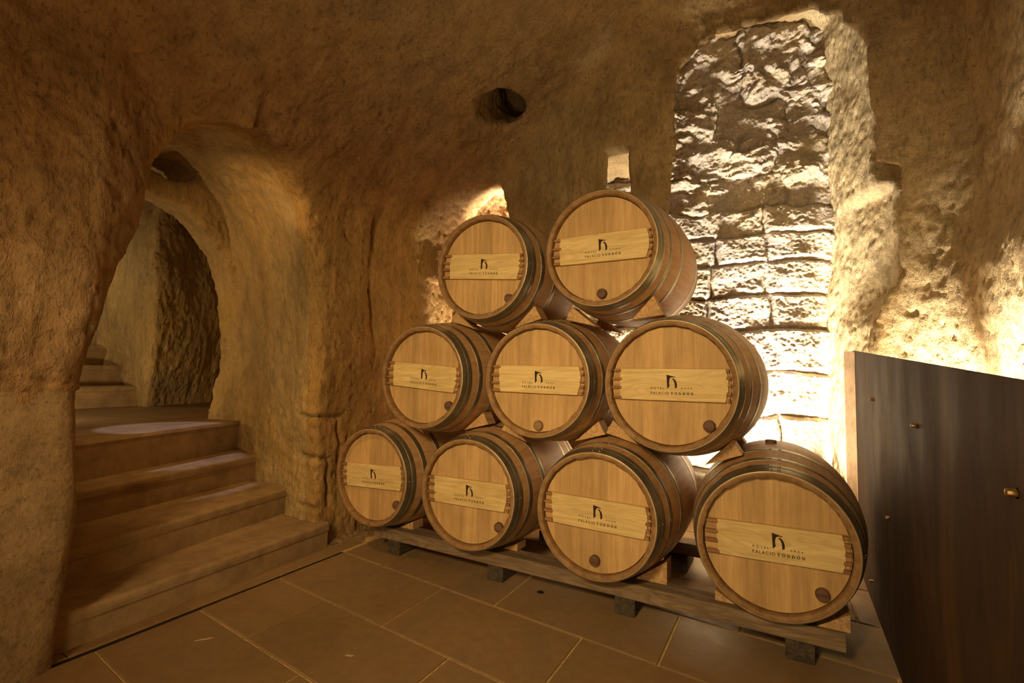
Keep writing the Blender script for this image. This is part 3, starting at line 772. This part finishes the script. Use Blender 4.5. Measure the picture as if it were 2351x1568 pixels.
    for k, (h0, h1) in enumerate(alls):
        off = .0022 if k in (0, 4) else .0012
        if k in (1, 5): off = .0030
        pr = [(rad(h0, RB)-.001, h0)]+[(rad(h0+(h1-h0)*t_, RB)+off-(.0006 if t_ in (0, 1) else 0), h0+(h1-h0)*t_) for t_ in (0, .06, .5, .94, 1)]+[(rad(h1, RB)-.001, h1)]
        V, F = ring(pr, 120); hp = mesh_obj('hoop', V, F, M['hoop'], root, smooth=True)
        if k < 4:
            ym = (h0+h1)/2; top = math.pi/2+boff[3]
            spots = [(top-.055, ym), (top+.055, ym), (boff[4], ym)]
            for a_, yy in spots:
                rr = rad(yy, RB)+off; c = Vector((rr*math.cos(a_), yy, rr*math.sin(a_))); nrm = Vector((math.cos(a_), 0, math.sin(a_)))
                bm = bmesh.new(); s_ = .0062 if a_ > 1 else .0038
                bmesh.ops.create_uvsphere(bm, u_segments=12, v_segments=8, radius=s_)
                bmesh.ops.transform(bm, matrix=Matrix.Translation(c) @ nrm.to_track_quat('Z', 'Y').to_matrix().to_4x4() @ Matrix.Diagonal((1, 1, .6, 1)), verts=bm.verts)
                me = bpy.data.meshes.new('rivet'); bm.to_mesh(me); bm.free(); link('rivet', me, M['rivet'], hp, True)
    if bung:
        rr = rad(LEN*.49, RB); V, F = ring([(.0005, .014), (.021, .014), (.024, .012), (.026, -.01)], 24)
        a_ = math.pi/2+.03
        V = [(v[0]+rr*math.cos(a_), v[2]+LEN*.49, v[1]+rr*math.sin(a_)) for v in V]
        F = [f[::-1] for f in F]
        mesh_obj('bung', V, F, M['plug'], root, smooth=True)
    return root
M['plug2'] = wood_mat('plug_wood_pale', (.20, .11, .05), (.34, .20, .09), 0, grain=1.5)
R_ = math.radians
BAR = {  # x, y, z, yaw, board angle, plug, belly
 'B1': (0.000, .004, .479, .015, R_(2.6), (.200, -.145), .349, 'bottom row, leftmost oak wine barrel against the dark rock wall'),
 'B2': (.726, -.025, .475, -.029, R_(0), (.193, -.150), .349, 'bottom row, second oak wine barrel from the rock wall'),
 'B3': (1.450, -.036, .471, .020, R_(-1), (-.002, -.210), .349, 'bottom row, oak wine barrel with tap plug at bottom centre'),
 'B4': (2.194, .002, .455, -.015, R_(.4), (.164, -.163), .356, 'largest nearest oak barrel, bottom row beside the steel screen'),
 'M1': (.399, -.029, 1.098, -.006, R_(-4.2), (.187, -.157), .349, 'middle row, leftmost oak wine barrel with sloping label board'),
 'M2': (1.114, .010, 1.095, -.015, R_(-.6), (.012, -.232), .349, 'middle row, centre oak barrel with stained board and low plug'),
 'M3': (1.784, -.016, 1.086, .055, R_(.2), (.170, -.170), .354, 'middle row, rightmost oak barrel before the lit masonry'),
 'T1': (.755, .032, 1.721, -.018, R_(-4.5), (.172, -.185), .349, 'top row, left oak wine barrel under the low lit arch'),
 'T2': (1.438, .058, 1.761, .032, R_(-.2), (.008, -.228), .349, 'topmost oak wine barrel, right one of the top pair'),
}
rseed = 11
for k, (x, y, z, yaw, ang, plug, RB, lab) in BAR.items():
    rseed += 5
    rr0 = random.Random(rseed)
    boff = (rr0.uniform(-.004, .006), .008, .004, {'T2': .12, 'T1': .1}.get(k, rr0.uniform(-.03, .05)), {'T2': .16}.get(k, rr0.uniform(-.02, .06)))
    make_barrel(x, y, z, yaw, ang, plug, RB, lab, rseed, boff, bung=(k == 'B4'), plug_style=1 if k == 'M2' else 0)

# ------------------------------------------------------------------ wedges
def rb(k, yl):
    x, y, z, yaw, ang, plug, RB, lab = BAR[k]; return rad(min(max(yl-y, 0), LEN), RB)
def wedge(profile2d, origin, tdir, ndir, y0, dy, label, group):
    pts = [origin+tdir*a_+ndir*b_ for a_, b_ in profile2d]
    pts = [(p.x, y0, p.z) for p in pts]
    base = Vector((sum(p[0] for p in pts)/3, y0, min(p[2] for p in pts)))
    pts = [tuple(Vector(p)-base) for p in pts]
    o = bevelled('wooden_wedge', prism_bm(pts, (0, dy, 0)), M['wedge'], None, .0025, 2)
    o.location = base; tag(o, label, 'wedge', group); return o
NAME = {'B1': 'the bottom leftmost barrel', 'B2': 'the second bottom barrel', 'B3': 'the third bottom barrel', 'B4': 'the big bottom right barrel',
        'M1': 'the left middle barrel', 'M2': 'the centre middle barrel', 'M3': 'the right middle barrel', 'T1': 'the left top barrel', 'T2': 'the right top barrel'}
ZB = .1555
def floor_wedge(k, side, y0, dy=.10, half=None, wd=.145, reach=.215, rear=False):
    x, y, z = BAR[k][:3]; r = max(rb(k, y0), rb(k, y0+dy))+.0015
    xo = reach; th = math.atan2(xo*.68, math.sqrt(r*r-(xo*.68)**2))     # tangent point
    # line tangent to the barrel at angle th from straight down
    tx, tz = r*math.sin(th), z-r*math.cos(th); sl = math.tan(th)
    zo = tz+sl*(xo-tx); xi = tx-(tz-ZB)/sl
    A = Vector((x+side*xi, 0, ZB)); B = Vector((x+side*xo, 0, ZB)); C_ = Vector((x+side*xo, 0, zo))
    base = Vector(((A.x+B.x)/2, y0, ZB))
    bm = prism_bm([tuple(Vector((p.x, y0, p.z))-base) for p in (A, B, C_)], (0, dy, 0))
    o = bevelled('wooden_wedge', bm, M['wedge'], None, .0025, 2); o.location = base
    wh = 'right' if side > 0 else 'left'
    tag(o, '%s pine wedge under the %s flank of %s' % ('rear' if rear else 'front', wh, NAME[k]), 'wedge', 'wedges under the bottom row')
for k in ('B1', 'B2', 'B3', 'B4'):
    floor_wedge(k, 1, {'B1': .165, 'B2': .175, 'B3': .15, 'B4': .065}[k], reach={'B4': .255, 'B3': .295}.get(k, .215))
    floor_wedge(k, 1, .80, rear=True)
    floor_wedge(k, -1, .80, rear=True)
floor_wedge('B4', -1, .10, reach=.235)
def crevice(u, l, y0, dy, rear=False, th=.44, L_=.17):
    cu = Vector((BAR[u][0], 0, BAR[u][2])); cl = Vector((BAR[l][0], 0, BAR[l][2]))
    n = (cu-cl); dist = n.length; n.normalize()
    t = Vector((n.z, 0, -n.x))
    if t.z < 0: t = -t                    # tangent pointing up and outward
    ru = max(rb(u, y0), rb(u, y0+dy)); rl = max(rb(l, y0), rb(l, y0+dy))
    g = dist-ru-rl
    # wedge: lower face tangent to the lower barrel, upper face tangent to the upper barrel
    # tangent of lower circle at angle b_l, of upper at angle b_u (measured from the centre line towards t)
    f = .5
    bl, bu = th*f, th*(1-f)
    pl = cl+(n*math.cos(bl)+t*math.sin(bl))*(rl+.001); dl = (t*math.cos(bl)-n*math.sin(bl))
    pu = cu+(-n*math.cos(bu)+t*math.sin(bu))*(ru+.001); du = (t*math.cos(bu)+n*math.sin(bu))
    # intersection of the two lines = tip
    def isect(p, d, q, e):
        det = d.x*(-e.z)+e.x*d.z; s = ((q.x-p.x)*(-e.z)+e.x*(q.z-p.z))/det; return p+d*s
    tip = isect(pl, dl, pu, du)
    A = tip; mid = (dl+du).normalized()
    B = tip+dl*(L_/dl.dot(mid)); C_ = tip+du*(L_/du.dot(mid))
    base = Vector(((A.x+B.x+C_.x)/3, y0, min(A.z, B.z, C_.z)))
    bm = prism_bm([tuple(Vector((p.x, y0, p.z))-base) for p in (A, B, C_)], (0, dy, 0))
    o = bevelled('wooden_wedge', bm, M['wedge'], None, .0025, 2); o.location = base
    side = 'right' if cl.x > cu.x else 'left'
    tag(o, '%s pine wedge between %s and %s' % ('rear' if rear else 'front', NAME[u], NAME[l]), 'wedge', 'wedges between stacked barrels')
for u, l in (('M1', 'B1'), ('M1', 'B2'), ('M2', 'B2'), ('M2', 'B3'), ('M3', 'B3'), ('M3', 'B4'), ('T1', 'M1'), ('T1', 'M2'), ('T2', 'M2'), ('T2', 'M3')):
    crevice(u, l, .19, .09, th={('T2', 'M3'): .70, ('T1', 'M2'): .50}.get((u, l), .44), L_={('T2', 'M3'): .15}.get((u, l), .17))
    crevice(u, l, .70, .09, rear=True)

# ------------------------------------------------------------------ timber rack
def timber(name, p0, p1, y_w, z0, z1, mat, label, cat, group=None):
    """beam running from p0 to p1 (x, y of its front edge)"""
    L_ = math.hypot(p1[0]-p0[0], p1[1]-p0[1]); a = math.atan2(p1[1]-p0[1], p1[0]-p0[0])
    bm = box_bm(0, L_, 0, y_w, 0, z1-z0)
    o = bevelled(name, bm, mat, None, .003, 2); o.location = (p0[0], p0[1], z0); o.rotation_euler = (0, 0, a)
    tag(o, label, cat, group); return o
timber('timber_beam', (-.06, .121), (2.432, .048), .115, .086, .155, M['beam'], 'long grey-brown front timber carrying the barrels', 'beam')
timber('timber_beam', (-.06, .80), (2.50, .80), .115, .086, .155, M['beam'], 'long dark rear timber behind the bottom barrels', 'beam')
for (x0, x1, y0), wh in zip(((.057, .152, .119), (.792, .891, .106), (1.515, 1.612, .085), (2.226, 2.330, .070)),
                            ('under the left end of the front timber', 'below the second bottom barrel', 'below the third bottom barrel', 'under the right end of the front timber')):
    o = bevelled('sleeper_block', box_bm(0, x1-x0, 0, .16, 0, .0855), M['sleeper'], None, .004, 2); o.location = (x0, y0, 0)
    tag(o, 'dark wooden block on the floor '+wh, 'block', 'blocks under the front timber')
for x0, wh in ((.06, 'leftmost of the four'), (.79, 'second from the left'), (1.60, 'in the gap beside the nearest barrel'), (2.24, 'rightmost of the four')):
    o = bevelled('sleeper_block', box_bm(0, .13, 0, .24, 0, .0855), M['sleeper'], None, .004, 2); o.location = (x0, .765, 0)
    tag(o, 'wooden block under the rear timber, '+wh, 'block', 'blocks under the rear timber')

# ------------------------------------------------------------------ steel screen
def screen():
    root = empty('steel_screen', (2.61, 1.45, 0)); tag(root, 'tall dark brown steel screen standing at right of the barrels', 'screen')
    X = 0.; ya, za = 0., 1.302; yb_, zb_ = -2.62, 1.130
    sl = (zb_-za)/(yb_-ya)
    bm = prism_bm([(X, ya, 0), (X, yb_-.6, 0), (X, yb_-.6, zb_+sl*-.6), (X, ya, za)], (.008, 0, 0))
    bevelled('panel', bm, M['steel'], root, .001, 1)
    bm = prism_bm([(-.002, ya-.13, 0), (-.046, ya, 0), (-.046, ya, za-.004), (-.002, ya-.13, za-.012)], (.003, .004, 0))
    e = bevelled('edge_flange', bm, M['flange'], root, .0015, 2); tag(e, 'turned edge, coloured paler to look lit')
    return root
SCR = screen()
def bolt(y, z, r=.007, l=.016, x=2.61):
    V, F = ring([(.0005, -l), (r*.8, -l), (r, -l+.003), (r, 0), (r*1.5, 0), (r*1.5, .002)], 14)
    V = [(v[1], v[0], v[2]) for v in V]
    V = [(a_, b_+y-1.45, c_+z) for a_, b_, c_ in V]
    mesh_obj('bolt', V, F, M['brass'], SCR, smooth=True)
for by, bz in [(0.636, 1.031), (-0.273, 0.984), (0.277, 0.561), (-1.059, 0.931), (0.81, 0.123)]:
    if bz > .05: bolt(by, bz)

# ------------------------------------------------------------------ sandy debris along the foot of the wall
def debris():
    n, m = 150, 34; u = np.linspace(0, 1, n)[:, None]*np.ones(m); v = np.linspace(0, 1, m)[None, :]*np.ones((n, 1))
    x = -.52+.30*v+.05*u; y = -.02+.95*u-.05*v
    p = np.stack([x.ravel(), y.ravel(), 0*x.ravel()], -1)
    h = .045*(1-v)**2.0*np.sin(np.pi*np.clip(u*1.02, 0, 1))**.5
    h = h.ravel()+.016*fbm(p, 14, 3, 5)*(1-v.ravel())+.010*np.maximum(pnoise(p, 55, 8), 0)*(1-v.ravel()**2)-.008
    V3 = np.stack([p[:, 0], p[:, 1], h], -1); I = np.arange(n*m).reshape(n, m)
    q = np.stack([I[:-1, :-1], I[:-1, 1:], I[1:, 1:], I[1:, :-1]], -1).reshape(-1, 4)
    o = np_mesh('sandy_debris', V3, q[:, ::-1], [M['dirt']]); tag(o, 'sandy stone debris heaped along the foot of the wall left of the barrels', 'debris', kind='stuff')
debris()
# ------------------------------------------------------------------ crumbs, grit
rng = random.Random(3)
def chip(x, y, l, w_, a, label):
    bm = prism_bm([(-l/2, -w_*.3, 0), (l*.3, -w_/2, 0), (l/2, w_*.1, 0), (-l*.2, w_/2, 0)], (0, 0, .003))
    o = bevelled('wood_chip', bm, M['chip'], None, 0); o.location = (x, y, .001); o.rotation_euler = (0, 0, a); tag(o, label, 'chip')
chip(.10, -1.02, .07, .012, .9, 'thin wood splinter on the floor slabs before the steps')
chip(.71, -.80, .035, .010, .4, 'small pale wood chip on the centre floor slab')
o = bevelled('black_scrap', prism_bm([(-.016, -.01, 0), (.012, -.014, 0), (.018, .006, 0), (.002, .018, 0), (-.012, .010, 0)], (0, 0, .004)), M['dark_gap'], None, 0)
o.location = (1.115, .105, .001); tag(o, 'small black scrap on the floor before the front timber', 'scrap')
